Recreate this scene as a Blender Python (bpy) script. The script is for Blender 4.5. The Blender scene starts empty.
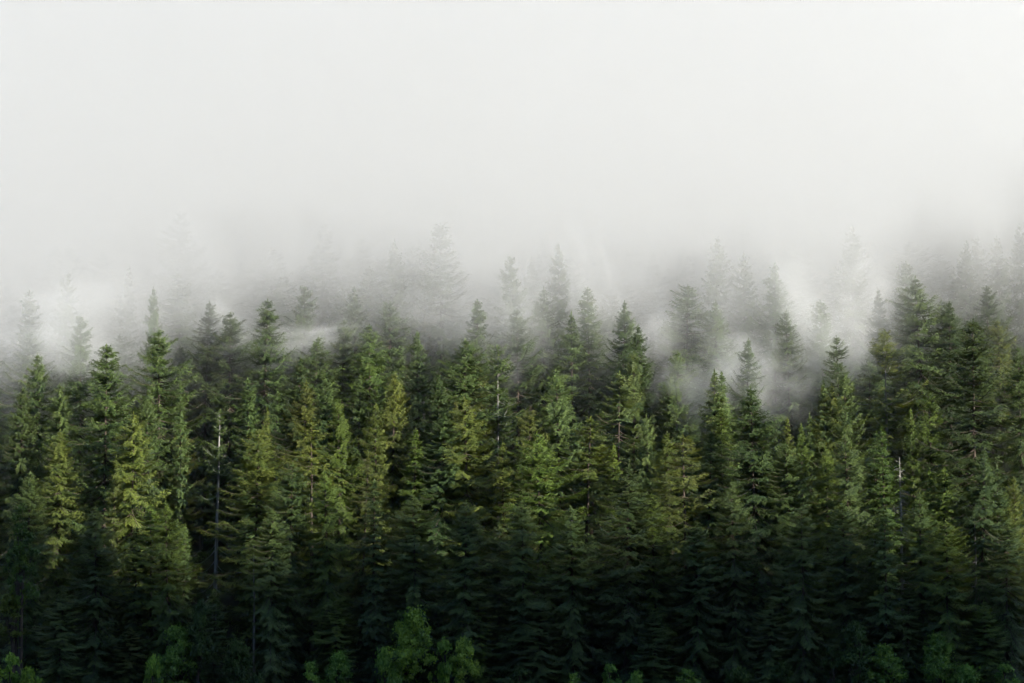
import bpy, math, random
import numpy as np

R = math.radians
scene = bpy.context.scene
COL = scene.collection
W, HPX = 1024, 683
FPX = 2053.0                     # focal length in pixels
CAM_Z = 20.0
PITCH = R(6.2)
Y0 = 300.0                       # foot of the forested slope

# ------------------------------------------------------------------ terrain
SUN_EL, SUN_H = R(16.0), np.array([0.77, -0.638])
TAN = math.tan(SUN_EL)

def wave(x, y):
    return (1.6*np.sin(x*0.045+1.3)*np.cos(y*0.05+0.4) + 0.9*np.sin(x*0.11+y*0.07+2.0)
            + 0.5*np.sin(x*0.23-y*0.19+0.7))

RIDGE_Y = -320.0
def shade_line(x):
    """height up to which the opposite ridge keeps the foot of the slope in shade"""
    px = [-400, -90, -75.6, -66.7, -56, -52, -44, -34, -27, -13.6, -2, 4, 10, 17.4, 26, 36.6, 50, 58.7, 64.6, 73.5, 81, 400]
    pz = [30, 31, 31, 35, 22, 15, 21, 32, 28, 34, 29, 23, 20, 33, 22, 33, 31, 18, 23, 20, 29, 30]
    return np.interp(x, px, pz) - 3.5 + 1.6*np.sin(x*0.62)*np.sin(x*0.27+1.0) + 0.9*np.sin(x*1.3+2)

def ground(x, y):
    x = np.asarray(x, float); y = np.asarray(y, float)
    up = np.maximum(y-Y0, 0.0)
    far = 0.50*up + 0.0003*np.minimum(up, 400)**2*0.2
    far = far + wave(x, y)*np.clip(up/25.0, 0, 1)
    # unseen opposite ridge behind the camera, crest shaped to throw the shade line
    k = np.clip((-8.0-y)/(-8.0-RIDGE_Y), 0, 1.0)
    run = (Y0+6-RIDGE_Y)/(-SUN_H[1])
    xs = x - SUN_H[0]*(Y0+6-np.minimum(y, 0))/(-SUN_H[1])      # notches cut along the sun's path to let patches of light through
    crest = shade_line(xs)+TAN*run
    beyond = np.clip((RIDGE_Y-y)/300.0, 0, 1)
    near = 18.2*np.clip((40-y)/48.0, 0, 1) + (crest-18.2)*(k**0.9)*(1-0.5*beyond)
    valley = -1.5*np.exp(-((y-170)/70.0)**2)
    return far + near + valley

def build_mesh(name, verts, faces, mats, mat_idx=None, smooth=False, attr=None):
    me = bpy.data.meshes.new(name)
    verts = np.asarray(verts, np.float32); faces = np.asarray(faces, np.int32)
    n = faces.shape[1]
    me.vertices.add(len(verts)); me.vertices.foreach_set('co', verts.ravel())
    me.loops.add(faces.size); me.loops.foreach_set('vertex_index', faces.ravel())
    me.polygons.add(len(faces))
    me.polygons.foreach_set('loop_start', np.arange(0, faces.size, n, dtype=np.int32))
    if mat_idx is not None:
        me.polygons.foreach_set('material_index', np.asarray(mat_idx, np.int32))
    if smooth is True:
        me.polygons.foreach_set('use_smooth', np.ones(len(faces), bool))
    elif smooth is not False:
        me.polygons.foreach_set('use_smooth', np.asarray(smooth, bool))
    if attr is not None:
        a = me.attributes.new('tint', 'FLOAT', 'FACE')
        a.data.foreach_set('value', np.asarray(attr, np.float32))
    for m in mats: me.materials.append(m)
    me.update(calc_edges=True); me.validate()
    return me

def link(name, me, parent=None):
    o = bpy.data.objects.new(name, me); COL.objects.link(o)
    if parent is not None: o.parent = parent
    return o

# ------------------------------------------------------------------ materials
def new_mat(name):
    m = bpy.data.materials.new(name); m.use_nodes = True
    nt = m.node_tree; nt.nodes.clear()
    out = nt.nodes.new('ShaderNodeOutputMaterial')
    return m, nt, out
def N(nt, t, **kw):
    n = nt.nodes.new(t)
    for k, v in kw.items():
        if k in n.inputs.keys() if hasattr(n.inputs,'keys') else False: n.inputs[k].default_value = v
        else: setattr(n, k, v)
    return n
def math_node(nt, op, a, b=None, c=None, clamp=False):
    n = nt.nodes.new('ShaderNodeMath'); n.operation = op; n.use_clamp = clamp
    for i, v in enumerate((a, b, c)):
        if v is None: continue
        if isinstance(v, (int, float)): n.inputs[i].default_value = v
        else: nt.links.new(v, n.inputs[i])
    return n.outputs[0]

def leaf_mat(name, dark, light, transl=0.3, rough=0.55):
    """leaf colour: from dark to light by the per-leaf tint, times the tree's own colour"""
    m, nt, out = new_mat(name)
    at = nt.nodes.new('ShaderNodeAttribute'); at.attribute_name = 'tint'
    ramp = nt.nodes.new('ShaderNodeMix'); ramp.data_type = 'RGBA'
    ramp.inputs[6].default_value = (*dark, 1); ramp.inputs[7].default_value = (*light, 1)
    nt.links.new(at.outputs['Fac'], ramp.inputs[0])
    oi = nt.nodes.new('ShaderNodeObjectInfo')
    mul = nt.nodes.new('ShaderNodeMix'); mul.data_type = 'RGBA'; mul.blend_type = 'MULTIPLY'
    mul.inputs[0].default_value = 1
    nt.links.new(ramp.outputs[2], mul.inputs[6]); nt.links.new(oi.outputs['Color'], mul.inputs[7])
    p = nt.nodes.new('ShaderNodeBsdfPrincipled')
    p.inputs['Roughness'].default_value = rough; p.inputs['Specular IOR Level'].default_value = 0.25
    nt.links.new(mul.outputs[2], p.inputs['Base Color'])
    t = nt.nodes.new('ShaderNodeBsdfTranslucent')
    tc = nt.nodes.new('ShaderNodeMix'); tc.data_type = 'RGBA'; tc.blend_type = 'MULTIPLY'; tc.inputs[0].default_value = 1
    tc.inputs[7].default_value = (1.15, 1.1, 0.6, 1)
    nt.links.new(mul.outputs[2], tc.inputs[6]); nt.links.new(tc.outputs[2], t.inputs['Color'])
    mx = nt.nodes.new('ShaderNodeMixShader'); mx.inputs[0].default_value = transl
    nt.links.new(p.outputs[0], mx.inputs[1]); nt.links.new(t.outputs[0], mx.inputs[2])
    nt.links.new(mx.outputs[0], out.inputs['Surface'])
    return m

def bark_mat(name, a, b, scale=3.0):
    m, nt, out = new_mat(name)
    tc = nt.nodes.new('ShaderNodeTexCoord')
    mp = nt.nodes.new('ShaderNodeMapping'); mp.inputs['Scale'].default_value = (1, 1, 0.18)
    nt.links.new(tc.outputs['Object'], mp.inputs[0])
    no = nt.nodes.new('ShaderNodeTexNoise'); no.inputs['Scale'].default_value = scale; no.inputs['Detail'].default_value = 4
    nt.links.new(mp.outputs[0], no.inputs['Vector'])
    cr = nt.nodes.new('ShaderNodeValToRGB')
    cr.color_ramp.elements[0].position = 0.35; cr.color_ramp.elements[0].color = (*a, 1)
    cr.color_ramp.elements[1].position = 0.65; cr.color_ramp.elements[1].color = (*b, 1)
    nt.links.new(no.outputs['Fac'], cr.inputs[0])
    p = nt.nodes.new('ShaderNodeBsdfPrincipled'); p.inputs['Roughness'].default_value = 0.9
    p.inputs['Specular IOR Level'].default_value = 0.1
    nt.links.new(cr.outputs[0], p.inputs['Base Color'])
    bp = nt.nodes.new('ShaderNodeBump'); bp.inputs['Strength'].default_value = 0.6; bp.inputs['Distance'].default_value = 0.1
    nt.links.new(no.outputs['Fac'], bp.inputs['Height']); nt.links.new(bp.outputs[0], p.inputs['Normal'])
    nt.links.new(p.outputs[0], out.inputs['Surface'])
    return m

M_NEEDLE = leaf_mat('conifer_needles', (0.019, 0.045, 0.019), (0.092, 0.124, 0.030), 0.32)  # dark end cooled to carry blue-green shade; light end for sunlit tips
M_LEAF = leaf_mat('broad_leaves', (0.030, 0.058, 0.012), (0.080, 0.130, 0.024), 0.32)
M_BARK = bark_mat('brown_bark', (0.028, 0.022, 0.018), (0.065, 0.052, 0.043))
M_PALE = bark_mat('weathered_bark', (0.085, 0.082, 0.076), (0.19, 0.185, 0.175))
M_SILVER = bark_mat('bare_silver_wood', (0.10, 0.097, 0.09), (0.23, 0.224, 0.21))

def floor_mat():
    m, nt, out = new_mat('forest_floor')
    tc = nt.nodes.new('ShaderNodeTexCoord')
    no = nt.nodes.new('ShaderNodeTexNoise'); no.inputs['Scale'].default_value = 0.4; no.inputs['Detail'].default_value = 8
    nt.links.new(tc.outputs['Object'], no.inputs['Vector'])
    cr = nt.nodes.new('ShaderNodeValToRGB')
    cr.color_ramp.elements[0].position = 0.35; cr.color_ramp.elements[0].color = (0.018, 0.016, 0.010, 1)
    cr.color_ramp.elements[1].position = 0.7; cr.color_ramp.elements[1].color = (0.030, 0.040, 0.014, 1)
    nt.links.new(no.outputs['Fac'], cr.inputs[0])
    p = nt.nodes.new('ShaderNodeBsdfPrincipled'); p.inputs['Roughness'].default_value = 1.0
    p.inputs['Specular IOR Level'].default_value = 0.0
    nt.links.new(cr.outputs[0], p.inputs['Base Color'])
    nt.links.new(p.outputs[0], out.inputs['Surface'])
    return m

# terrain sheet: fine over the slope, coarse elsewhere
xs = np.concatenate([np.arange(-1500, -200, 50), np.arange(-200, 200, 4), np.arange(200, 1501, 4)]).astype(float)
ys = np.concatenate([np.arange(-900, -350, 50), np.arange(-350, -4, 7), np.arange(-4, 292, 12), np.arange(292, 440, 3), np.arange(440, 1101, 30)]).astype(float)
gx, gy = np.meshgrid(xs, ys)
gz = ground(gx, gy)
V = np.stack([gx.ravel(), gy.ravel(), gz.ravel()], 1)
nx = len(xs)
ii, jj = np.meshgrid(np.arange(nx-1), np.arange(len(ys)-1))
a = (jj*nx+ii).ravel()
F = np.stack([a, a+1, a+1+nx, a+nx], 1)
ter = link('terrain', build_mesh('terrain', V, F, [floor_mat()], smooth=True))
ter['kind'] = 'structure'; ter['label'] = 'dark forest floor of the steep valley side'

# ------------------------------------------------------------------ tree prototypes
def tube(pts, radii, sides=6):
    """closed-end tapered tube through pts; returns verts, quad faces"""
    pts = np.asarray(pts, float); n = len(pts)
    T = np.gradient(pts, axis=0); T /= np.linalg.norm(T, axis=1, keepdims=True)+1e-9
    ref = np.array([0.3, 0.9, 0.1]) if abs(T[0][2]) > 0.7 else np.array([0, 0, 1.0])
    U = np.cross(T, ref); U /= np.linalg.norm(U, axis=1, keepdims=True)+1e-9
    Vv = np.cross(T, U)
    ang = np.linspace(0, 2*np.pi, sides, endpoint=False)
    ring = (U[:, None, :]*np.cos(ang)[None, :, None] + Vv[:, None, :]*np.sin(ang)[None, :, None])
    v = (pts[:, None, :] + ring*np.asarray(radii)[:, None, None]).reshape(-1, 3)
    i, j = np.meshgrid(np.arange(n-1), np.arange(sides), indexing='ij')
    a = i*sides+j; b = i*sides+(j+1) % sides
    f = np.stack([a.ravel(), b.ravel(), (b+sides).ravel(), (a+sides).ravel()], 1)
    return v, f

class Acc:
    def __init__(s): s.v = []; s.f = []; s.m = []; s.t = []; s.n = 0
    def add(s, v, f, mi, tint):
        s.v.append(v); s.f.append(np.asarray(f)+s.n); s.n += len(v)
        s.m.append(np.full(len(f), mi)); s.t.append(np.broadcast_to(tint, (len(f),)))
    def mesh(s, name, mats):
        m = np.concatenate(s.m)
        return build_mesh(name, np.concatenate(s.v), np.concatenate(s.f), mats, m, m == 1, np.concatenate(s.t))

def leaflets(acc, c, axis, nrm, hl, hw, tint):
    """pointed leaf sprays at c, along axis"""
    axis = axis/(np.linalg.norm(axis, axis=1, keepdims=True)+1e-9)
    b = np.cross(axis, nrm); b /= np.linalg.norm(b, axis=1, keepdims=True)+1e-9
    n = np.cross(b, axis)
    hl = hl[:, None]; hw = hw[:, None]
    v = np.stack([c-axis*hl, c+b*hw+n*hw*0.25-axis*hl*0.1, c+axis*hl, c-b*hw+n*hw*0.25-axis*hl*0.1], 1).reshape(-1, 3)
    k = np.arange(len(c))*4
    acc.add(v, np.stack([k, k+1, k+2, k+3], 1), 0, tint)

def conifer(seed, H=36.0, Rr=5.0, base=0.15, shape='cone', gap=0.75, dens=1.0, lobes=0.25, droop=0.0, trunk_m=None, dead_low=0.0, top_bare=0.0, leaf=1.0, topfac=1.0, bw=0.5, thick=0.008):
    rg = np.random.default_rng(seed)
    tm = trunk_m or M_BARK
    # trunk, slightly swaying
    zt = np.linspace(-1.5, H*(0.985), 14)
    sway = rg.normal(0, 0.10, (14, 2)).cumsum(0)*0.5; sway[:2] = 0
    tp = np.column_stack([sway[:, 0], sway[:, 1], zt])
    tr = (thick*H)*np.clip(1-zt/H, 0, 1)**0.85*(1+0.5*np.exp(-np.clip(zt, 0, None)/1.5))+0.03
    tv, tf = tube(tp, tr, 9)
    tmesh = build_mesh('trunk', tv, tf, [tm], smooth=True)
    acc = Acc()
    def trunk_at(z):
        return np.array([np.interp(z, zt, tp[:, 0]), np.interp(z, zt, tp[:, 1]), z])
    Lc = H*(1-base)
    ph = rg.uniform(0, 6.28, 6)
    z = H*(1-0.012)
    az0 = rg.uniform(0, 6.28)
    while z > H*base:
        t = (H-z)/Lc
        if shape == 'cone': r = Rr*(1-math.exp(-t/0.22))*(1-0.12*max(0, t-0.75)/0.25)
        elif shape == 'spire': r = Rr*1.05*(1-math.exp(-t/0.32))*(1-0.12*max(0, t-0.8)/0.2)
        elif shape == 'dome': r = Rr*(min(1, t/0.55)**0.55)*(1-0.25*max(0, t-0.6)/0.4)
        else: r = Rr*(min(1, t/0.5)**0.7)*(1-0.1*t)
        r = max(r, 0.18)*topfac**(1 if t < .3 else 0)
        nb = rg.integers(5, 9) if t > 0.06 else 4
        az0 += rg.uniform(0.3, 1.2)
        for b in range(nb):
            az = az0 + b*2*np.pi/nb + rg.normal(0, 0.22)
            lob = 1+lobes*(np.sin(az*2+ph[0]+z*0.22)*0.6+np.sin(az*3+ph[1]-z*0.45)*0.5+np.sin(az+ph[2]+z*0.9)*0.5)
            L = r*lob*rg.uniform(0.62, 1.12)
            if L < 0.15: continue
            if t > 0.12 and rg.random() > dens: continue
            zz = z + rg.normal(0, gap*0.25)
            p0 = trunk_at(min(zz, H*0.985))
            elev = (0.48-0.88*min(1, t*1.7)) - droop*t + rg.normal(0, 0.10)
            if shape in ('dome', 'flat'): elev = 0.5-0.75*min(1, t*1.4)-droop*t+rg.normal(0, 0.12)
            hd = np.array([np.cos(az), np.sin(az), 0])
            s = np.linspace(0, 1, 6)
            sag = -0.16*L*np.sin(np.pi*s*0.9)*(0.4+t) + 0.10*L*s**3*(t > 0.2)
            path = p0 + hd*(s*L*math.cos(elev))[:, None] + np.array([0, 0, 1])*((s*L*math.sin(elev))+sag)[:, None]
            side0 = np.array([-hd[1], hd[0], 0])
            path = path+side0*(rg.normal(0, 0.06)*L*s**2)[:, None]
            bv, bf = tube(path, (0.012+0.016*L)*(1-0.85*s)*bw*2+0.006, 3)
            acc.add(bv, bf, 1, 0.2)
            if rg.random() < dead_low*t or t < top_bare: continue
            # branchlets with sprays
            s0 = 0.06 if L < 1.5 else 0.12
            nbl = max(4, int(L*(1-s0)/0.19))
            sb = s0+(1-s0)*(np.arange(nbl)+rg.uniform(0, 1, nbl)*0.8)/nbl
            sb = np.repeat(sb, 2); sg = np.tile([1.0, -1.0], nbl)
            P = np.stack([np.interp(sb, s, path[:, i]) for i in range(3)], 1)
            Tn = (path[-1]-path[0]); Tn /= np.linalg.norm(Tn)
            n2 = len(sb)
            d = Tn*0.55 + side0*(sg*rg.uniform(0.55, 1.0, n2))[:, None] + np.array([0, 0, 1.0])*rg.normal(-0.26, 0.17, n2)[:, None]
            d /= np.linalg.norm(d, axis=1, keepdims=True)
            lb = np.minimum(1.5, (0.36*L*(1.05-0.70*sb)+0.26))*rg.uniform(0.6, 1.15, n2)
            k = np.maximum(1, np.ceil(lb/0.17).astype(int))
            idx = np.repeat(np.arange(n2), k)
            j = np.concatenate([np.arange(q) for q in k])
            fr = (j+0.5)/k[idx]
            c = P[idx]+d[idx]*(lb[idx]*fr)[:, None]+rg.normal(0, 0.045, (len(idx), 3))
            ax = d[idx]+rg.normal(0, 0.28, (len(idx), 3))+hd*0.25
            ax[:, 2] -= 0.35
            nr = np.array([0, 0, 0.75])+hd*0.65+rg.normal(0, 0.22, (len(idx), 3))
            m = len(idx)
            hl = rg.uniform(0.12, 0.21, m)*leaf; hw = rg.uniform(0.045, 0.08, m)*leaf
            tint = np.clip(0.22+0.42*sb[idx]*fr+0.25*(1-t)+rg.normal(0, 0.10)+rg.normal(0, 0.08, m), 0, 1)  # shade colour towards inner and lower boughs; tips paler, as new growth
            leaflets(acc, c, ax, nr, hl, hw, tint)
        z -= gap*(0.34+0.86*min(1, t*1.8))*rg.uniform(0.8, 1.2)
    # leading shoot
    q = 10
    c = np.column_stack([rg.normal(tp[-1, 0], 0.06, q), rg.normal(tp[-1, 1], 0.06, q), np.linspace(H*0.965, H, q)])
    if top_bare == 0:
        leaflets(acc, c, np.tile([0, 0, 1.0], (q, 1))+rg.normal(0, .3, (q, 3)), rg.normal(0, 1, (q, 3)), np.full(q, 0.3), np.full(q, 0.10), np.full(q, 0.7))
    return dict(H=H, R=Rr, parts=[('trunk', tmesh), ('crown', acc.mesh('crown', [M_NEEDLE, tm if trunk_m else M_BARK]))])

def snag(seed, H=26.0, nl=46, reach=2.6, mat=None, thick=0.008):
    rg = np.random.default_rng(seed)
    zt = np.linspace(-1.5, H, 14)
    sway = rg.normal(0, 0.10, (14, 2)).cumsum(0)*0.6; sway[:2] = 0
    tp = np.column_stack([sway, zt])
    tr = thick*H*np.clip(1-zt/H, 0, 1)**0.7+0.03
    tv, tf = tube(tp, tr, 9)
    tmesh = build_mesh('trunk', tv, tf, [mat or M_SILVER], smooth=True)
    V_, F_ = [], []; n = 0
    for i in range(nl):
        z = H*rg.uniform(0.3, 0.97); t = 1-z/H
        L = reach*(0.25+1.2*t)*rg.uniform(0.4, 1.0); az = rg.uniform(0, 6.28)
        s = np.linspace(0, 1, 5)
        hd = np.array([np.cos(az), np.sin(az), 0])
        path = np.array([np.interp(z, zt, tp[:, 0]), np.interp(z, zt, tp[:, 1]), z]) + hd*(s*L)[:, None] + np.array([0, 0, 1])*(0.25*L*s-0.5*L*s*s)[:, None]
        v, f = tube(path, 0.05*(1-0.8*s)+0.008, 4); V_.append(v); F_.append(f+n); n += len(v)
        for k in range(3):
            q = path[2+min(k, 1)]
            dd = hd*0.5+rg.normal(0, 0.5, 3); dd[2] -= .2
            v, f = tube(q+dd*(np.linspace(0, 1, 3)*L*0.35)[:, None], [0.022, 0.015, 0.006], 3); V_.append(v); F_.append(f+n); n += len(v)
        # quads only
    allv = np.concatenate(V_); allf = np.concatenate(F_)
    return dict(H=H, R=reach, parts=[('trunk', tmesh), ('bare_crown', build_mesh('bare_crown', allv, allf, [mat or M_SILVER], smooth=True))])

def broadleaf(seed, H=9.0, Rr=4.0, lobes=34, leaf=0.19, per=190, low=0.16):
    rg = np.random.default_rng(seed)
    acc = Acc(); V_, F_ = [], []; n = 0
    zt = np.linspace(-0.8, H*0.6, 7)
    tp = np.column_stack([rg.normal(0, 0.12, (7, 2)).cumsum(0), zt])
    v, f = tube(tp, 0.022*H*(1-0.6*np.linspace(0, 1, 7)), 7); V_.append(v); F_.append(f); n = len(v)
    for i in range(lobes):
        u = rg.uniform(0.0, 1)**0.7; az = rg.uniform(0, 6.28)
        rr = Rr*math.sqrt(max(0.02, 1-(u-0.25)**2*1.6))*rg.uniform(0.25, 1.0)*(1-0.55*u)
        c = np.array([rr*np.cos(az), rr*np.sin(az), H*(low+(0.96-low)*u)])
        sz = np.array([1, 1, 0.72])*rg.uniform(0.4, 1.25)*Rr*0.21
        z0 = min(max(c[2]-rr*0.6-0.6, 0.3), H*0.6)
        p0 = np.array([np.interp(z0, zt, tp[:, 0]), np.interp(z0, zt, tp[:, 1]), z0])
        s = np.linspace(0, 1, 5)[:, None]
        path = p0*(1-s)+c*s+np.array([0, 0, 0.4])*np.sin(np.pi*s)
        v, f = tube(path, 0.05*(1-0.8*s[:, 0])+0.01, 4); V_.append(v); F_.append(f+n); n += len(v)
        m = int(per*rg.uniform(0.6, 1.2))
        d = rg.normal(0, 1, (m, 3)); d /= np.linalg.norm(d, axis=1, keepdims=True)
        # ragged sub-twigs
        bump = 1+0.35*np.sin(d[:, 0]*5+i)*np.sin(d[:, 1]*6+2*i)*np.sin(d[:, 2]*5)
        pos = c+d*(np.minimum(np.abs(rg.normal(0, 0.52, m)), 1.7)*bump)[:, None]*sz*1.25
        ax = rg.normal(0, 1, (m, 3)); ax[:, 2] -= 0.4
        nr = d*0.9+rg.normal(0, 0.4, (m, 3))+np.array([0, -0.1, 0.5])
        tint = np.clip(0.40+0.25*rg.normal()+rg.normal(0, 0.18, m), 0, 1)
        leaflets(acc, pos, ax, nr, rg.uniform(0.7, 1.3, m)*leaf, rg.uniform(0.4, 0.75, m)*leaf, tint)
    tmesh = build_mesh('trunk', np.concatenate(V_), np.concatenate(F_), [M_BARK], smooth=True)
    return dict(H=H, R=Rr, parts=[('trunk', tmesh), ('crown', acc.mesh('crown', [M_LEAF, M_BARK]))])

PROTO = {
 # narrow pointed spires
 'spire': [conifer(11, 30, 4.0, 0.05, 'spire', 0.80, 0.95, 0.22, 0.05), conifer(12, 30, 3.8, 0.06, 'spire', 0.75, 0.92, 0.30, 0.15),
           conifer(13, 30, 4.2, 0.05, 'cone', 0.85, 0.92, 0.32, 0.2), conifer(14, 30, 4.0, 0.06, 'spire', 0.90, 0.90, 0.38, 0.25)],
 # broad conical firs in tiers
 'cone': [conifer(21, 38, 7.2, 0.06, 'cone', 1.0, 0.93, 0.20, 0.15), conifer(22, 38, 7.6, 0.08, 'cone', 1.1, 0.91, 0.27, 0.22),
          conifer(23, 38, 6.8, 0.06, 'cone', 0.92, 0.94, 0.18, 0.10), conifer(24, 38, 7.8, 0.08, 'cone', 1.2, 0.89, 0.30, 0.30),
          conifer(25, 38, 7.2, 0.08, 'cone', 1.05, 0.91, 0.26, 0.35)],
 # rounded or flat old tops
 'dome': [conifer(31, 40, 7.0, 0.10, 'dome', 1.1, 0.90, 0.30, 0.12), conifer(32, 40, 7.4, 0.12, 'dome', 1.2, 0.88, 0.38, 0.18),
          conifer(33, 40, 6.8, 0.10, 'dome', 1.05, 0.90, 0.32, 0.22), conifer(34, 40, 7.2, 0.12, 'flat', 1.15, 0.87, 0.42, 0.18)],
 # thin crowns with the stem showing
 'sparse': [conifer(41, 38, 5.6, 0.10, 'flat', 1.45, 0.62, 0.45, 0.05, M_PALE, 0.3), conifer(42, 38, 6.4, 0.10, 'cone', 1.35, 0.66, 0.45, 0.15, None, 0.2),
            conifer(43, 36, 5.0, 0.10, 'cone', 1.6, 0.64, 0.4, 0.1, None, 0.1), conifer(44, 38, 6.0, 0.12, 'dome', 1.4, 0.64, 0.6, 0.1, M_PALE, 0.3)],
 'silver': [conifer(45, 34, 4.8, 0.12, 'flat', 1.5, 0.55, 0.40, 0.05, M_SILVER, 0.08, thick=0.0135)],
 'spiketop': [conifer(26, 36, 6.8, 0.08, 'cone', 1.05, 0.90, 0.32, 0.15, None, 0.0, 0.055)],
 'snag': [snag(51, 26, 90, 2.8), snag(52, 24, 30, 1.6), snag(53, 16, 8, 0.7, M_PALE, 0.011)],
 'broad': [broadleaf(61, 10, 4.6, 74), broadleaf(62, 8, 3.6, 60), broadleaf(63, 9, 3.4, 56), broadleaf(64, 7, 3.8, 56)],
 'tallbroad': [broadleaf(66, 24, 3.6, 44, low=0.5), broadleaf(67, 20, 3.2, 38, low=0.5)],
 'shrub': [broadleaf(71, 4.0, 2.4, 20, 0.17, 190), broadleaf(72, 3.4, 2.6, 20, 0.17, 190), broadleaf(73, 4.5, 2.0, 18, 0.17, 190)],
}
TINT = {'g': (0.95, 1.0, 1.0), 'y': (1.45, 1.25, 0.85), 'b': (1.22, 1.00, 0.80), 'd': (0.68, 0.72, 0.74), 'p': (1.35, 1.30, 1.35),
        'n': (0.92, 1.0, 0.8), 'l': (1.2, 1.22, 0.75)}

# ------------------------------------------------------------------ placing
def ray(px, py):
    x = (px-W/2)/FPX; y = (HPX/2-py)/FPX
    d = np.array([x, math.cos(PITCH)-y*math.sin(PITCH), math.sin(PITCH)+y*math.cos(PITCH)])
    return d/d[1]
def project(p):
    c, s = math.cos(PITCH), math.sin(PITCH)
    z = p[2]-CAM_Z
    dep = p[1]*c+z*s; up = -p[1]*s+z*c
    return W/2+FPX*p[0]/dep, HPX/2-FPX*up/dep
def stand(px, py, H):
    """where on the slope a tree of height H stands whose top shows at (px, py)"""
    d = ray(px, py)
    f = lambda Y: float(ground(d[0]*Y, Y))+H-(CAM_Z+d[2]*Y)
    lo, hi = 297.0, 470.0
    if f(lo) > 0:
        Y = 297.0+5.0*random.Random(int(px*7+py)).random()
        return d[0]*Y, Y, (CAM_Z+d[2]*Y)-float(ground(d[0]*Y, Y))
    for _ in range(40):
        mid = (lo+hi)/2
        if f(mid) < 0: lo = mid
        else: hi = mid
    return d[0]*lo, lo, H

WIDEN = {'cone': 1.12, 'spiketop': 0.85, 'spire': 1.25, 'dome': 1.15, 'sparse': 1.2}   # widths were read high up in the crowns
PLACED = []
CNT = {}
def plant(name, cat, kind, x, y, H, wpx=None, tint='g', label='', group=None, variant=None, lean=0.0, seed=0):
    rg = random.Random(seed*131+17)
    protos = PROTO[kind]
    pr = protos[(variant if variant is not None else rg.randrange(len(protos))) % len(protos)]
    sz = H/pr['H']
    scale = FPX/y
    sxy = (wpx/2/scale)*WIDEN.get(kind, 1.0)/pr['R'] if wpx else sz*rg.uniform(0.92, 1.1)
    root = bpy.data.objects.new(name, None); COL.objects.link(root)
    root.empty_display_size = 0.5
    z = float(ground(x, y))-0.15
    root.location = (x, y, z); root.scale = (sxy, sxy, sz)
    root.rotation_euler = (R(rg.uniform(-1.8, 1.8)), R(rg.uniform(-1.8, 1.8)+lean), rg.uniform(0, 6.283))
    if kind in ('sparse',) : root.rotation_euler[2] = rg.uniform(0, 6.283)
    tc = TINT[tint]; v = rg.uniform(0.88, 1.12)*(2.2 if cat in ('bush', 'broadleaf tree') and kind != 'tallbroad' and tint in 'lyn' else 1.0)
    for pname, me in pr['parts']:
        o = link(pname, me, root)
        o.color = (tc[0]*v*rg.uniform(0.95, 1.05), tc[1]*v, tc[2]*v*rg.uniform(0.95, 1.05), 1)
    root['label'] = label; root['category'] = cat
    if group: root['group'] = group
    PLACED.append((x, y, sxy*pr['R'], H, kind))
    return root
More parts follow.
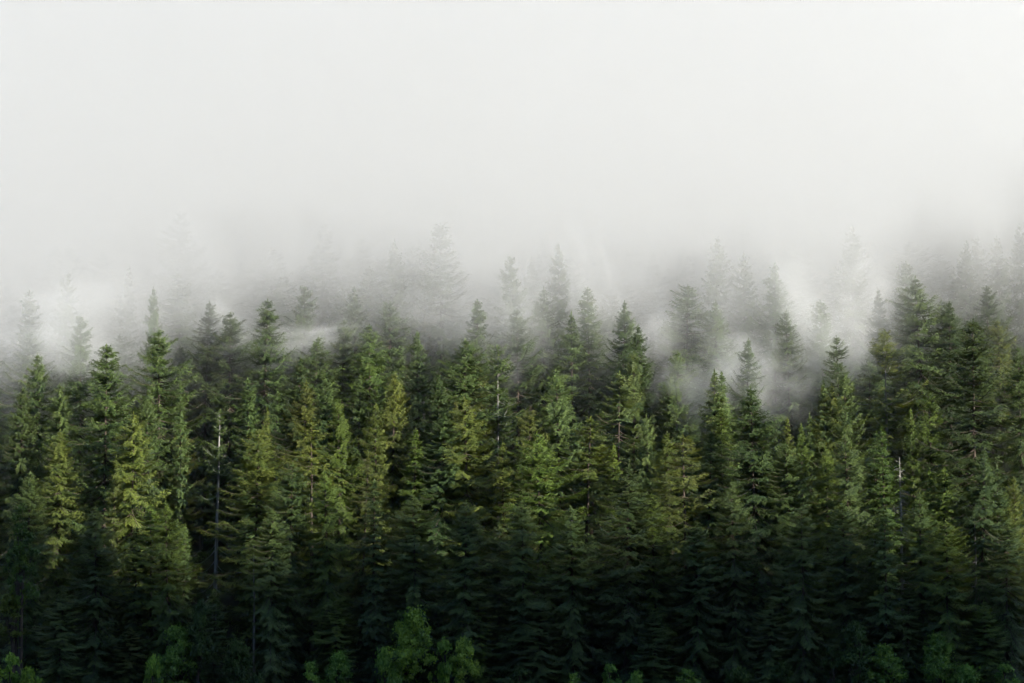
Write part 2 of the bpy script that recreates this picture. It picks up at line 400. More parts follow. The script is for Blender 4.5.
# ------------------------------------------------------------------ the trees the photograph shows
# (tip px, tip py, kind, width px, height m, colour, label)   '*Short name' marks a landmark tree
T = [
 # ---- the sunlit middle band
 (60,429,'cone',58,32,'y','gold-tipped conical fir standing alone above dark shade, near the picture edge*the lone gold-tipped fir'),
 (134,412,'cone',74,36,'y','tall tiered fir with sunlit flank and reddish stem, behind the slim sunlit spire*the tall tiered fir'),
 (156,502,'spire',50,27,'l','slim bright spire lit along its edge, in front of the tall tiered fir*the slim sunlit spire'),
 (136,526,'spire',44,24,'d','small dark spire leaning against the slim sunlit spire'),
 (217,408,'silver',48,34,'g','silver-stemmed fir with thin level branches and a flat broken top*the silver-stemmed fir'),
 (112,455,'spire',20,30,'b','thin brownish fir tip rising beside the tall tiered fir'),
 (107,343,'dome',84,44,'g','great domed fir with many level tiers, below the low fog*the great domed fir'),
 (62,382,'cone',58,38,'p','pale yellowish tiered fir half veiled by fog, beside the great domed fir'),
 (22,386,'cone',52,36,'d','dark mist-dimmed fir with a few pale dead twigs, uphill of the lone gold-tipped fir'),
 (146,387,'cone',44,36,'g','plain green fir tucked against the sunny side of the great domed fir'),
 (184,383,'spire',24,36,'g','slim green spire beside a dark gap under the fog'),
 (164,330,'dome',74,42,'g','round-headed fir just under the fog, uphill of a slim green spire*the round-headed fir'),
 (175,420,'dome',44,27,'b','low rusty-topped bushy fir between the tall tiered fir and the silver-stemmed fir'),
 (252,376,'spire',36,35,'g','narrow green spire above the yellow flat-headed fir'),
 (271,385,'spire',30,34,'g','second narrow spire above the yellow flat-headed fir, the shorter one'),
 (295,358,'cone',56,38,'d','dark pointed fir whose top stands above a rusty-topped fir*the dark-topped fir'),
 (303,380,'cone',54,35,'b','rusty-topped fir close below the dark-topped fir'),
 (330,377,'cone',50,36,'g','upright sunlit fir beside the rusty-topped fir, smooth and regular'),
 (314,419,'sparse',62,35,'y','ragged golden-branched fir in full sun below the rusty-topped fir*the ragged golden fir'),
 (268,405,'spire',22,34,'y','small yellow leader poking above the yellow flat-headed fir'),
 (257,428,'dome',74,33,'y','yellow flat-headed fir with broad sunlit shoulders, beside the silver-stemmed fir*the yellow flat-headed fir'),
 (358,372,'spire',34,35,'g','plain green spire, first of three standing close under drifting mist'),
 (373,380,'spire',28,34,'n','slightly shorter middle spire of three standing close under drifting mist'),
 (391,371,'cone',54,37,'y','tall bright conical fir, last of three close together under drifting mist*the bright conical fir'),
 (375,402,'spire',32,34,'y','narrow yellow spire just downhill of the bright conical fir'),
 (343,396,'cone',46,34,'l','fresh green sunlit fir beside the narrow yellow spire'),
 (415,428,'spire',38,31,'l','sunlit narrow fir standing below the bright conical fir'),
 (361,455,'sparse',40,29,'b','thin fir with a pale dying top, uphill of the dark needle spire'),
 (375,479,'spire',46,31,'d','very slim dark needle spire in shade, tall and unbroken*the dark needle spire'),
 (460,338,'cone',92,42,'g','broad dark-green fir with a sharp twin-peaked top, largest in the middle*the twin-peaked fir'),
 (442,372,'cone',56,38,'d','darker fir forming the shaded shoulder of the twin-peaked fir'),
 (452,394,'spire',26,34,'b','thin brown-green spire in front of the twin-peaked fir'),
 (486,367,'spire',26,36,'b','reddish thin spire between the twin-peaked fir and the thin tier-branched fir'),
 (498,343,'sparse',50,40,'g','thin tier-branched fir with separate level boughs and clear gaps*the thin tier-branched fir'),
 (470,396,'cone',84,36,'y','broad yellow-green fir in full sun below the twin-peaked fir*the broad yellow fir'),
 (440,412,'cone',64,34,'g','half-shaded green fir beside the broad yellow fir'),
 (504,440,'spire',36,29,'y','narrow golden fir beside the broad yellow fir'),
 (527,402,'spiketop',80,35,'b','brownish-gold fir with a bare dead spike at its tip*the spike-topped fir'),
 (543,431,'cone',92,35,'l','large sunlit fir with layered bright flank below the spike-topped fir*the large layered fir'),
 (563,368,'dome',64,40,'p','pale fir with dead twigs on its stem, half in mist'),
 (582,416,'sparse',66,34,'y','ragged gold-green fir with clumped sunlit tufts*the ragged tufted fir'),
 (609,443,'spire',30,29,'l','narrow fresh-green fir between the ragged tufted fir and the long dim fir'),
 (614,371,'sparse',62,38,'p','flat-topped fir with grey lichened stem and pale twigs*the flat-topped lichened fir'),
 (629,324,'cone',58,42,'d','dark pointed fir rising in mist behind the flat-topped lichened fir'),
 (634,352,'dome',44,38,'p','pale twiggy fir beside the flat-topped lichened fir'),
 (648,414,'cone',44,33,'p','pale yellow-green fir, soft and sunlit, beside the flat-topped lichened fir'),
 (673,431,'cone',50,32,'y','golden sunlit fir just uphill of the bare-poled tiered fir'),
 (622,464,'cone',84,34,'d','long dim fir standing in shade, full length visible*the long dim fir'),
 (671,350,'dome',56,39,'p','pale yellow layered fir in thin mist, below the rounded misty fir'),
 (590,286,'dome',60,42,'p','misty tall fir with faint tiers standing among drifting white wisps*the faint tiered fir'),
 (687,433,'sparse',84,36,'b','bare-poled tiered fir with brown upper stem and level boughs*the bare-poled tiered fir'),
 (705,430,'spire',40,31,'g','green spire between the bare-poled tiered fir and a brighter spire'),
 (722,407,'spire',44,34,'l','bright green spire beside the dark sharp-pointed fir'),
 (754,386,'cone',88,40,'d','dark sharp-pointed fir standing out against white mist*the dark sharp-pointed fir'),
 (711,369,'spire',50,38,'p','pale misty spire, taller of two uphill of the bright green spire'),
 (730,371,'spire',44,38,'p','pale misty spire, the bushier of two uphill of the bright green spire'),
 (741,338,'dome',50,40,'g','layered fir in mist above the dark sharp-pointed fir'),
 (782,417,'spire',24,31,'y','slim yellow spire close beside the dark sharp-pointed fir'),
 (802,423,'spire',26,31,'l','slim green spire, lower of two near the sunlit three-topped clump'),
 (809,412,'spire',28,32,'g','slim olive spire, higher of two near the sunlit three-topped clump'),
 (793,440,'cone',60,32,'g','even green fir with part-sunlit top below two slim spires'),
 (818,387,'spire',34,35,'y','first and lowest yellow top of the sunlit three-topped clump'),
 (827,380,'spire',30,36,'p','middle pale top of the sunlit three-topped clump'),
 (838,382,'cone',52,36,'y','widest golden top of the sunlit three-topped clump*the sunlit three-topped clump'),
 (849,371,'dome',50,38,'p','broad flat crown looking over the sunlit three-topped clump'),
 (885,329,'sparse',68,40,'y','white-trunked fir with thin yellow boughs in mist*the white-trunked fir'),
 (930,387,'dome',48,35,'l','rounded fresh-green fir glowing in the sun*the rounded green fir'),
 (914,407,'spire',22,32,'l','tiny slim green spire beside the rounded green fir'),
 (970,319,'dome',104,45,'d','huge dark fir with open crown and visible stem*the huge dark fir'),
 (925,276,'cone',86,46,'g','very tall tiered fir with sunlit flank rising into fog*the tall fir in fog'),
 (907,261,'dome',56,46,'g','round-topped fir behind the tall fir in fog'),
 (1000,319,'dome',54,40,'y','pale golden fir in mist beside the huge dark fir'),
 (1020,345,'cone',50,40,'g','dark-green fir at the picture edge below the pale golden fir'),
 (827,446,'cone',52,31,'l','leafy sunlit-topped fir below the sunlit three-topped clump'),
 (849,429,'cone',64,36,'g','tall dim fir in half shade below the sunlit three-topped clump*the tall half-shaded fir'),
 (872,431,'spire',42,33,'n','dull green spire beside the tall half-shaded fir'),
 (884,426,'spire',48,35,'n','long grey-green spire between the tall half-shaded fir and the bare white snag'),
 (931,468,'spire',34,29,'l','lower of two small sunlit tops beneath the rounded green fir'),
 (942,467,'spire',48,29,'l','fuller of two small sunlit tops beneath the rounded green fir'),
 (976,447,'cone',64,34,'d','dark green cone below the huge dark fir'),
 (993,464,'spire',36,31,'d','small dark spire against the side of the dark green cone'),
 (1012,476,'dome',34,29,'y','lone yellow sunlit fir beside the picture edge, low down*the lone yellow fir'),
 (919,492,'cone',60,29,'g','short dim cone beside the bare white snag'),
 # ---- dim front row
 (463,500,'cone',70,29,'g','dim fir with a few sunlit twigs, shaded by the broad yellow fir'),
 (330,470,'cone',60,31,'l','shadowed fir beneath the ragged golden fir'),
 (288,462,'cone',70,31,'g','fir with sunlit upper edge and shaded foot, beneath the yellow flat-headed fir'),
 (420,492,'cone',72,29,'g','shadowed broad fir between the dark needle spire and the dim twig-lit fir'),
 (524,498,'cone',72,29,'g','shadowed fir at the feet of the large layered fir'),
 (572,505,'cone',64,28,'g','shadowed fir beneath the ragged tufted fir'),
 (655,492,'cone',62,29,'l','shadowed fir between the long dim fir and the bare-poled tiered fir'),
 (735,480,'cone',66,31,'g','shadowed fir at the feet of the dark sharp-pointed fir'),
 (800,505,'cone',74,29,'g','dim fir with drooping boughs below the even green fir'),
 (846,500,'cone',64,28,'g','shadowed fir at the feet of the tall half-shaded fir'),
 (945,520,'cone',70,27,'l','shadowed fir beneath the two small sunlit tops'),
 (1003,520,'cone',66,27,'g','shadowed fir beneath the lone yellow fir'),
 (100,505,'cone',66,28,'g','shadowed fir beneath the tall tiered fir'),
 (30,470,'cone',62,30,'g','dark fir in shade between the lone gold-tipped fir and the picture edge'),
 (172,500,'cone',56,29,'l','dark fir in shade between the slim sunlit spire and the silver-stemmed fir'),
 (272,508,'cone',60,29,'g','dark fir in shade under the silver-stemmed fir and the yellow flat-headed fir'),
 (885,505,'spire',50,29,'g','grey-green spire in shade beneath the bare white snag'),
 (694,520,'cone',70,26,'g','shadowed lower fir in front of the bare-poled tiered fir'),
 (60,588,'cone',62,17,'p','small greyish tiered fir low in the dark corner*the small grey fir'),
 (130,626,'cone',44,11,'b','little young fir near the slope foot, beyond the small grey fir'),
 (216,588,'spire',34,17,'g','small dim spire at the slope foot below the silver-stemmed fir'),
 (184,523,'spire',26,24,'g','little dark spire beyond the slim sunlit spire'),
 (540,592,'cone',54,17,'g','small grey-green fir at the slope foot below the large layered fir'),
 (335,598,'cone',50,16,'l','small dim fir at the slope foot below the dark needle spire'),
 (770,598,'cone',50,16,'p','small pale-tinged fir at the slope foot below the drooping dim fir'),
 (655,610,'spire',40,14,'g','young fir at the slope foot between the long dim fir and the bare-poled tiered fir'),
 (905,585,'cone',50,17,'g','small fir at the slope foot below the bare white snag'),
 (480,575,'spire',40,19,'l','slim young fir in shade beyond the bright broadleaf tree'),
 (985,600,'cone',48,16,'l','small fir at the slope foot below the lone yellow fir'),
 # ---- fading into the fog
 (155,286,'cone',36,44,'g','pointed grey fir top standing clear of the fog above the round-headed fir'),
 (125,264,'spire',36,44,'g','ghostly pointed top almost lost in fog, beside the pointed grey top'),
 (180,212,'dome',60,48,'g','barely visible tall crown dissolving in fog above the round-headed fir'),
 (205,300,'dome',60,42,'d','blurred dark fir in fog beside the round-headed fir'),
 (232,312,'dome',62,40,'d','dim blue-grey fir under the fog, over the dark gap'),
 (262,298,'dome',70,43,'g','tall misty fir with full rounded green head*the misty green-headed fir'),
 (320,222,'cone',60,47,'g','ghostly tall fir fading upward into fog above the misty green-headed fir'),
 (300,285,'dome',60,43,'d','grey fir in fog just beside the misty green-headed fir'),
 (360,285,'cone',48,44,'d','narrow grey cone in fog above the three close spires*the narrow grey cone'),
 (340,320,'dome',54,40,'g','soft grey-green fir below the narrow grey cone'),
 (403,238,'cone',50,47,'g','faint fir spire in fog beyond the narrow grey cone'),
 (392,300,'dome',60,42,'g','mist-softened fir crown above the bright conical fir'),
 (422,330,'dome',50,40,'g','mist-softened low crown beside the twin-peaked fir'),
 (425,278,'snag',16,40,'p','thin pale dead stem standing in fog above the twin-peaked fir'),
 (443,222,'dome',66,50,'g','big grey ghost of a fir, highest in the middle fog*the big ghost fir'),
 (478,298,'dome',60,43,'g','broad soft grey fir in fog below the big grey ghost fir'),
 (520,310,'dome',60,41,'d','dark soft fir in fog uphill of the thin tier-branched fir'),
 (540,285,'cone',54,43,'d','faint grey fir between the dark soft fir and the faint tiered fir'),
 (555,242,'cone',44,47,'g','hardly visible spire in fog above the faint tiered fir'),
 (515,255,'dome',50,46,'g','hardly visible round crown in fog beside the big grey ghost fir'),
 (620,300,'cone',50,43,'g','hazy fir beyond drifting wisps, uphill of the flat-topped lichened fir'),
 (685,284,'dome',84,44,'g','rounded misty fir with full crown and dark flank*the rounded misty fir'),
 (709,236,'cone',54,48,'g','tall tiered ghost fir fading in fog above the rounded misty fir'),
 (715,300,'cone',54,43,'g','hazy pointed fir overlapping the rounded misty fir'),
 (742,250,'cone',46,47,'g','faint fir in fog beyond the tall tiered ghost fir'),
 (772,262,'dome',60,46,'g','dark-sided hazy fir in fog above the dark sharp-pointed fir'),
 (790,310,'dome',54,42,'g','veiled fir behind the white wisp over the dark sharp-pointed fir'),
 (826,300,'dome',56,42,'g','veiled fir behind fog above the sunlit three-topped clump'),
 (851,226,'cone',56,49,'g','tall ghost fir with wide tiers fading into fog*the wide ghost fir'),
 (840,335,'dome',50,40,'g','softly veiled low fir between the sunlit clump and the wide ghost fir'),
 (881,288,'cone',40,43,'d','dark narrow fir beside the tall fir in fog'),
 (955,240,'cone',46,48,'g','grey fir spire in fog, first of four along the skyline*the first skyline spire'),
 (978,234,'cone',52,48,'g','grey fir spire in fog, second and broadest of four along the skyline'),
 (1003,234,'cone',46,48,'g','grey fir spire in fog, third of four along the skyline'),
 (1022,224,'cone',48,49,'g','grey fir spire in fog, fourth and tallest along the skyline'),
 (948,300,'dome',60,43,'d','dark soft fir in fog behind the huge dark fir'),
 (990,285,'dome',60,44,'d','dim broad crown in fog beneath the four skyline spires'),
 (35,290,'dome',56,43,'g','smudged fir crown in thick fog near the picture edge'),
 (62,272,'cone',46,45,'g','smudged fir spire in thick fog near the picture edge'),
 (22,330,'dome',60,40,'g','fog-dimmed fir low near the picture edge'),
 (85,315,'dome',56,41,'g','fog-dimmed fir just above the great domed fir'),
 (40,352,'cone',50,39,'p','fog-veiled pale fir uphill of the pale yellowish tiered fir'),
]
# dead stems
SNAGS = [
 (900,456,0,44,30,'bare white snag with thin dead side branches*the bare white snag'),
 (974,514,2,14,24,'dead broken stub standing in shade below the dark green cone'),
 (257,545,2,10,22,'pale bare stem standing in deep shade below the yellow flat-headed fir'),
]
# broadleaf trees and bushes by the water at the foot of the slope
B = [
 (410,607,'broad',0,74,'l','tall bright broadleaf tree at the slope foot*the bright broadleaf tree'),
 (465,637,'broad',2,42,'y','yellowish broadleaf tree beside the bright broadleaf tree'),
 (446,640,'shrub',0,44,'l','low green bush between the bright broadleaf tree and the yellowish one'),
 (385,650,'shrub',1,44,'n','low dark-green bush on the shaded side of the bright broadleaf tree'),
 (338,652,'broad',3,44,'n','dark broadleaf tree at the slope foot, down from the dark needle spire'),
 (312,660,'shrub',2,34,'n','dull bush beside the dark broadleaf tree'),
 (180,626,'broad',1,58,'n','soft green broadleaf tree at the foot of the slim sunlit spire'),
 (154,657,'shrub',1,26,'l','small bright bush below the slim sunlit spire'),
 (10,655,'shrub',0,52,'l','vivid green bush in the bottom corner below the small grey fir'),
 (30,668,'shrub',1,40,'l','low vivid bush next to the corner bush'),
 (25,498,'tallbroad',2,44,'n','dull green broadleaf crown on the shaded slope by the lone gold-tipped fir'),
 (20,536,'tallbroad',3,36,'l','brighter green broadleaf crown under the dull green one'),
 (14,590,'tallbroad',1,54,'b','brownish broadleaf tree in shade above the vivid corner bush'),
 (200,600,'broad',2,38,'d','dark broadleaf tree beyond the soft green one'),
 (240,640,'broad',3,50,'d','dark rounded broadleaf tree between the soft green one and the dull bush'),
 (610,664,'shrub',0,36,'n','small bush at the foot of the long dim fir'),
 (635,672,'shrub',1,30,'n','tiny bush next to the small bush under the long dim fir'),
 (685,668,'shrub',2,42,'n','green bush at the foot of the bare-poled tiered fir'),
 (575,672,'shrub',2,26,'l','tiny bright bush at the slope foot under the ragged tufted fir'),
 (885,645,'broad',1,56,'n','green broadleaf tree at the slope foot below the bare white snag'),
 (938,632,'broad',0,60,'n','wider green broadleaf tree at the slope foot below the small sunlit tops'),
 (855,622,'broad',2,50,'d','dark broadleaf tree at the foot of the tall half-shaded fir'),
 (830,645,'shrub',2,34,'d','dark bush beside the dark broadleaf tree under the tall half-shaded fir'),
 (965,666,'shrub',1,50,'n','low bush at the foot of the wider green broadleaf tree'),
 (1005,664,'shrub',0,44,'n','low bush in the bottom corner below the lone yellow fir'),
 (740,668,'shrub',1,44,'d','dark low bush at the foot of the dark sharp-pointed fir'),
 (520,668,'shrub',0,44,'d','dark low bush at the foot of the large layered fir'),
 (780,662,'broad',3,48,'d','dark low broadleaf tree at the foot of the drooping dim fir'),
]
GROUP_C = 'conifers on the misty slope'
GROUP_B = 'broadleaf trees at the slope foot'
GROUP_S = 'bushes at the slope foot'
USED = set()
LAND = []        # (px, py, short name)
MARGIN = 14

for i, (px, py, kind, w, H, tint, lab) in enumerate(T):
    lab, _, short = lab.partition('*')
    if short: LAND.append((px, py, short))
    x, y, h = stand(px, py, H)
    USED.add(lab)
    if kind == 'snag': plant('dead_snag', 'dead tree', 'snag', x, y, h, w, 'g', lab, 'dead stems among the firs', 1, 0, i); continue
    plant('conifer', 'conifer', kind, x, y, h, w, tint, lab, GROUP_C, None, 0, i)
for i, (px, py, var, w, H, lab) in enumerate(SNAGS):
    lab, _, short = lab.partition('*')
    if short: LAND.append((px, py, short))
    x, y, h = stand(px, py, H)
    USED.add(lab)
    plant('dead_snag', 'dead tree', 'snag', x, y, h, w, 'g', lab, 'dead stems among the firs', var, 0, 900+i)
for i, (px, py, kind, var, w, tint, lab) in enumerate(B):
    lab, _, short = lab.partition('*')
    if short: LAND.append((px, py, short))
    USED.add(lab)
    d = ray(px, py); rr = random.Random(i)
    Y = 294.0+rr.uniform(-1.5, 1.5) if kind == 'shrub' else 296.0+rr.uniform(-1.5, 1.0)
    if kind == 'tallbroad': Y = 297.5
    x = d[0]*Y; h = CAM_Z+d[2]*Y-float(ground(x, Y))+0.15
    plant('bush' if kind == 'shrub' else 'broadleaf_tree', 'bush' if kind == 'shrub' else 'broadleaf tree', kind, x, Y, h, w, tint, lab,
          GROUP_S if kind == 'shrub' else GROUP_B, var, 0, 500+i)

# firs that fill the wood between the ones above
rg = random.Random(5)
cand = []
for _ in range(6000):
    y = rg.uniform(299, 388); x = rg.uniform(-1, 1)*(y*512/FPX+MARGIN)
    cand.append((x, y))
FILL = []
for x, y in cand:
    if all((x-q[0])**2+((y-q[1])*0.9)**2 > 6.6**2 for q in PLACED):
        H = rg.uniform(15, 22)*(1.0+0.25*(y-299)/90) if y < 338 else rg.uniform(30, 42)
        tip = project((x, y, float(ground(x, y))+H))
        if not (-25 < tip[0] < W+25) or tip[1] < 236: continue
        if y < 338 and 350 < tip[1] < 472 and rg.random() < 0.75: continue      # leave dark gaps between the sunlit crowns
        k = rg.choice(['cone', 'cone', 'spire', 'dome'])
        t = rg.choice(['d', 'n', 'g', 'g'])
        o = plant('conifer', 'conifer', k, x, y, H, None, t, '', GROUP_C, None, 0, 2000+len(FILL))
        FILL.append((tip, o, k, t))

def describe(tip, k, t):
    px, py = tip
    near = sorted(LAND, key=lambda l: (l[0]-px)**2+((l[1]-py)*0.8)**2)
    word = {'cone': 'fir', 'spire': 'slender fir', 'dome': 'blunt-topped fir'}[k]
    look = ('dark' if t == 'd' else 'green' if t == 'g' else 'deep-green')
    place = 'in shade' if py > 480 else 'half hidden' if py > 380 else 'in thin mist' if py > 320 else 'deep in fog'
    for n in range(0, 6):
        a = near[n]
        rel = ('below' if py > a[1]+14 else 'above' if py < a[1]-14 else 'level with')
        yield f'{look} {word} {place}, just {rel} {a[2]}'
        for m in range(n+1, 8):
            yield f'{look} {word} {place}, between {a[2]} and {near[m][2]}'
ORD = ['first', 'second', 'third', 'fourth', 'fifth', 'sixth', 'seventh', 'eighth', 'ninth', 'tenth', 'eleventh', 'twelfth']
NUM = ['one', 'two', 'three', 'four', 'five', 'six', 'seven', 'eight', 'nine', 'ten', 'eleven', 'twelve']
FOGLAND = sorted(l for l in LAND if l[1] < 345)
veiled = [f for f in FILL if f[0][1] < 322]
buckets = {}
for f in veiled:
    buckets.setdefault(sum(1 for l in FOGLAND if l[0] <= f[0][0]), []).append(f)
for n, fs in buckets.items():                       # firs lost in the fog are told apart by their order between two known firs
    fs.sort(key=lambda f: f[0][0])
    for j, (tip, o, k, t) in enumerate(fs):
        if n == 0 or n == len(FOGLAND):
            e = FOGLAND[0 if n == 0 else -1][2]
            if n == 0: j = len(fs)-1-j
            lab = f'foggy fir beyond {e} by the picture edge, {ORD[j]} of {NUM[len(fs)-1]}'
        elif len(fs) == 1: lab = f'single foggy fir between {FOGLAND[n-1][2]} and {FOGLAND[n][2]}'
        else: lab = f'foggy fir, {ORD[j]} of {NUM[len(fs)-1]} from {FOGLAND[n-1][2]} to {FOGLAND[n][2]}'
        USED.add(lab); o['label'] = lab
for tip, o, k, t in sorted([f for f in FILL if f[0][1] >= 322], key=lambda f: (f[0][1], f[0][0])):
    for lab in describe(tip, k, t):
        if lab not in USED and len(lab.split()) <= 16: break
    USED.add(lab); o['label'] = lab

# ------------------------------------------------------------------ undergrowth on the forest edge
rgu = np.random.default_rng(9)
acc = Acc()
nU = 2600
ux = rgu.uniform(-95, 95, nU); uy = 290+rgu.uniform(0, 1, nU)**1.4*30
uz = ground(ux, uy)
per = 16
hh = rgu.uniform(0.4, 1.5, nU)
ci = np.repeat(np.arange(nU), per)
m = len(ci)
off = rgu.normal(0, 0.45, (m, 3)); off[:, 2] = np.abs(off[:, 2])*hh[ci]*1.4
c = np.stack([ux[ci], uy[ci], uz[ci]], 1)+off
leaflets(acc, c, rgu.normal(0, 1, (m, 3)), rgu.normal(0, 0.7, (m, 3))+np.array([0, -0.2, 0.6]), rgu.uniform(0.14, 0.3, m), rgu.uniform(0.06, 0.13, m), np.clip(rgu.normal(0.35, 0.2, m), 0, 1))
und = link('undergrowth', acc.mesh('undergrowth', [M_LEAF, M_BARK]))
und['kind'] = 'stuff'; und['label'] = 'low ferns and brush covering the slope foot'

# ------------------------------------------------------------------ fog
def box_mesh(name, lo, hi, mat):
    x0, y0, z0 = lo; x1, y1, z1 = hi
    v = [(x0,y0,z0),(x1,y0,z0),(x1,y1,z0),(x0,y1,z0),(x0,y0,z1),(x1,y0,z1),(x1,y1,z1),(x0,y1,z1)]
    f = [(0,3,2,1),(4,5,6,7),(0,1,5,4),(1,2,6,5),(2,3,7,6),(3,0,4,7)]
    return build_mesh(name, v, f, [mat])

def fog_mat(name, dens, col=(0.945, 0.962, 0.975)):
    """principled volume whose density comes from a function of world position"""
    m, nt, out = new_mat(name)
    tc = nt.nodes.new('ShaderNodeTexCoord')
    pv = nt.nodes.new('ShaderNodeVolumePrincipled')
    pv.inputs['Color'].default_value = (*col, 1); pv.inputs['Anisotropy'].default_value = 0.35
    nt.links.new(dens(nt, tc.outputs['Object']), pv.inputs['Density'])
    nt.links.new(pv.outputs[0], out.inputs['Volume'])
    m.cycles.volume_sampling = 'DISTANCE'
    return m
def noise(nt, vec, scale, detail, stretch=(1, 1, 1), loc=(0, 0, 0), distort=0.0):
    mp = nt.nodes.new('ShaderNodeMapping'); mp.inputs['Scale'].default_value = stretch; mp.inputs['Location'].default_value = loc
    nt.links.new(vec, mp.inputs[0])
    no = nt.nodes.new('ShaderNodeTexNoise'); no.inputs['Scale'].default_value = scale; no.inputs['Detail'].default_value = detail
    no.inputs['Roughness'].default_value = 0.55; no.inputs['Distortion'].default_value = distort
    nt.links.new(mp.outputs[0], no.inputs['Vector'])
    return no.outputs['Fac']
def smooth(nt, v, a, b):
    n = nt.nodes.new('ShaderNodeMapRange'); n.interpolation_type = 'SMOOTHSTEP'
    n.inputs[1].default_value = a; n.inputs[2].default_value = b
    nt.links.new(v, n.inputs[0]); return n.outputs[0]

FOG_D = 0.062
def bank(nt, vec):
    sp = nt.nodes.new('ShaderNodeSeparateXYZ'); nt.links.new(vec, sp.inputs[0])
    x, y, z = sp.outputs
    n1 = noise(nt, vec, 0.022, 2, (1, 1, 1.0), (3.1, 0, 7.7))
    n2 = noise(nt, vec, 0.075, 3, (1, 1, 0.9), (9, 4, 0))
    q = math_node(nt, 'MULTIPLY_ADD', n1, 18.0, -16.0)
    q = math_node(nt, 'MULTIPLY_ADD', n2, 40.0, q)
    q = math_node(nt, 'ADD', q, z)
    # the bank hangs lower in some places along the slope than in others
    fc = nt.nodes.new('ShaderNodeFloatCurve')
    mr = nt.nodes.new('ShaderNodeMapRange'); mr.inputs[1].default_value = -120; mr.inputs[2].default_value = 120
    nt.links.new(x, mr.inputs[0]); nt.links.new(mr.outputs[0], fc.inputs['Value'])
    cv = fc.mapping.curves[0]
    sag = [(-120, 14), (-90, 14), (-70, 9), (-50, 0), (-23, -1), (0, 1), (14, 4), (26, 2), (36, 1), (50, 3), (60, 1), (72, -7), (90, -9), (120, -6)]
    cv.points[0].location = (0, 0.5+sag[0][1]/40); cv.points[1].location = (1, 0.5+sag[-1][1]/40)
    for X_, v_ in sag[1:-1]: cv.points.new((X_+120)/240, 0.5+v_/40)
    fc.mapping.update()
    q = math_node(nt, 'MULTIPLY_ADD', fc.outputs[0], 40.0, q)
    q = math_node(nt, 'SUBTRACT', q, 20.0)
    q = math_node(nt, 'MULTIPLY_ADD', y, 0.10, q)          # thicker further up the slope
    d = smooth(nt, q, 94.0, 126.0)
    d = math_node(nt, 'POWER', d, 1.4)
    d = math_node(nt, 'MULTIPLY_ADD', n2, 0.06, d)      # thin veil between the rows
    back = math_node(nt, 'MULTIPLY', smooth(nt, y, 396.0, 436.0), 1.8)   # the cloud closes behind the last trees
    d = math_node(nt, 'MAXIMUM', d, back)
    front = smooth(nt, y, 317.0, 360.0)
    d = math_node(nt, 'MULTIPLY', d, front)
    return math_node(nt, 'MULTIPLY', d, FOG_D)
mb = fog_mat('fog_bank_air', bank)
fog = link('fog', box_mesh('fog', (-175, 309, 4), (175, 475, 190), mb))
fog['kind'] = 'stuff'; fog['label'] = 'white fog bank lying on the upper slope'

def wisp_density(D, seed):
    def fn(nt, vec):
        ln = nt.nodes.new('ShaderNodeVectorMath'); ln.operation = 'LENGTH'; nt.links.new(vec, ln.inputs[0])
        n = noise(nt, vec, 1.7, 3, (1, 1, 1), (seed*3.7, seed*1.3, seed*5.1), 0.6)
        v = math_node(nt, 'MULTIPLY_ADD', n, 2.6, -1.3)
        v = math_node(nt, 'SUBTRACT', v, ln.outputs['Value'])
        f = smooth(nt, v, -0.95, 0.15)
        f = math_node(nt, 'MULTIPLY', f, smooth(nt, ln.outputs['Value'], 1.0, 0.7))
        return math_node(nt, 'MULTIPLY', f, D*1.2)
    return fn
def wisp(px, py, Y, rx, ry, rz, tilt, D, seed):
    bpy_me = bpy.data.meshes.new('mist')
    import bmesh
    bm = bmesh.new(); bmesh.ops.create_icosphere(bm, subdivisions=3, radius=1.0); bm.to_mesh(bpy_me); bm.free()
    bpy_me.materials.append(fog_mat('mist_air', wisp_density(D, seed)))
    o = link('mist', bpy_me)
    d = ray(px, py)
    o.location = (d[0]*Y, Y, CAM_Z+d[2]*Y); o.scale = (rx, ry, rz); o.rotation_euler = (0, R(tilt), 0)
    o['kind'] = 'stuff'; o['label'] = 'drifting wisp of white mist among the firs'; o['group'] = 'wisps of mist among the firs'
WISPS = [(805,335,342,8,8,17,-20,0.045,1), (768,382,334,13,6,9,40,0.055,2), (738,360,338,9,6,11,25,0.07,16), (838,352,338,9,6,9,-20,0.06,17), (592,300,348,7,8,18,-15,0.06,3), (300,345,342,16,7,5,-10,0.08,4),
         (60,340,340,22,9,11,-10,0.07,5), (697,395,329,9,6,8,30,0.06,6), (445,322,348,18,7,8,8,0.07,7), (225,332,346,12,6,7,25,0.06,9),
         (520,335,340,8,6,13,15,0.06,10), (655,338,342,8,6,9,-30,0.06,11), (865,310,344,8,6,12,15,0.06,15)]
for w in WISPS: wisp(*w)

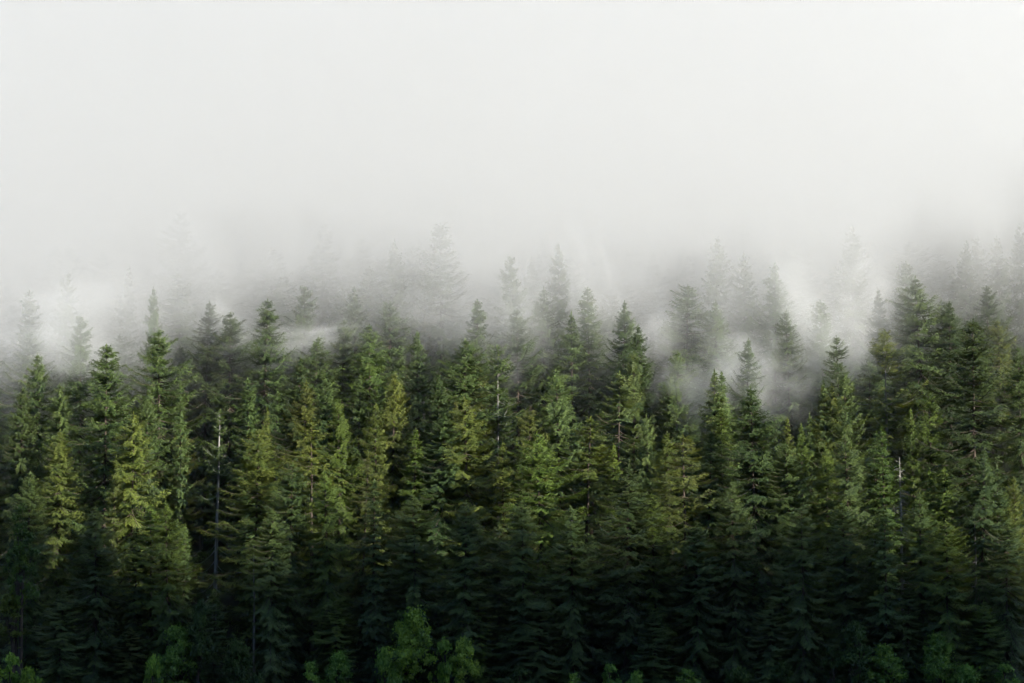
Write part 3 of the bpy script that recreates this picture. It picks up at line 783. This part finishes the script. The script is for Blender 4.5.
def haze_mat():
    m, nt, out = new_mat('thin_air')
    pv = nt.nodes.new('ShaderNodeVolumePrincipled')
    pv.inputs['Color'].default_value = (0.72, 0.92, 1.0, 1); pv.inputs['Density'].default_value = HAZE_D
    nt.links.new(pv.outputs[0], out.inputs['Volume'])
    return m
HAZE_D = 0.00002
if HAZE_D > 0:
    hz = link('haze', box_mesh('haze', (-1505, -905, -14), (1505, 1105, float(gz.max())+6), haze_mat()))
    hz['kind'] = 'stuff'; hz['label'] = 'thin bluish air across the valley'

# ------------------------------------------------------------------ light
wd = bpy.data.worlds.new('World'); scene.world = wd; wd.use_nodes = True
nt = wd.node_tree
bg = nt.nodes['Background']
sky = nt.nodes.new('ShaderNodeTexSky'); sky.sky_type = 'NISHITA'; sky.sun_disc = False
sky.sun_elevation = SUN_EL; sky.sun_rotation = math.atan2(SUN_H[0], SUN_H[1])
sky.air_density = 1.0; sky.dust_density = 0.6; sky.ozone_density = 3.0
nt.links.new(sky.outputs[0], bg.inputs['Color']); bg.inputs['Strength'].default_value = 0.11
sl = bpy.data.lights.new('sun', 'SUN'); sl.energy = 5.0; sl.angle = R(0.53); sl.color = (1.0, 0.93, 0.82)
so = bpy.data.objects.new('sun', sl); COL.objects.link(so)
from mathutils import Vector
dv = Vector((SUN_H[0]*math.cos(SUN_EL), SUN_H[1]*math.cos(SUN_EL), math.sin(SUN_EL)))
so.rotation_euler = dv.to_track_quat('Z', 'Y').to_euler()
so.location = (120, -60, 300)

# ------------------------------------------------------------------ camera and render
cam = bpy.data.cameras.new('camera'); co = bpy.data.objects.new('camera', cam); COL.objects.link(co)
cam.sensor_width = 36.0; cam.lens = 36.0*FPX/W; cam.clip_end = 5000; cam.clip_start = 0.5
co.location = (0, 0, CAM_Z); co.rotation_euler = (math.pi/2+PITCH, 0, 0)
scene.camera = co
scene.view_settings.view_transform = 'Standard'; scene.view_settings.look = 'None'
scene.view_settings.gamma = 1.0; scene.view_settings.use_curve_mapping = False
scene.view_settings.exposure = 1.76
scene.render.engine = 'CYCLES'
cy = scene.cycles
cy.max_bounces = 8; cy.diffuse_bounces = 2; cy.glossy_bounces = 1; cy.transmission_bounces = 3; cy.volume_bounces = 3; cy.transparent_max_bounces = 8
cy.sample_clamp_indirect = 4.0
cy.use_denoising = True; cy.denoising_prefilter = 'ACCURATE'
cy.use_adaptive_sampling = True; cy.adaptive_threshold = 0.025; cy.adaptive_min_samples = 16
cy.volume_step_rate = 0.6; cy.volume_max_steps = 256
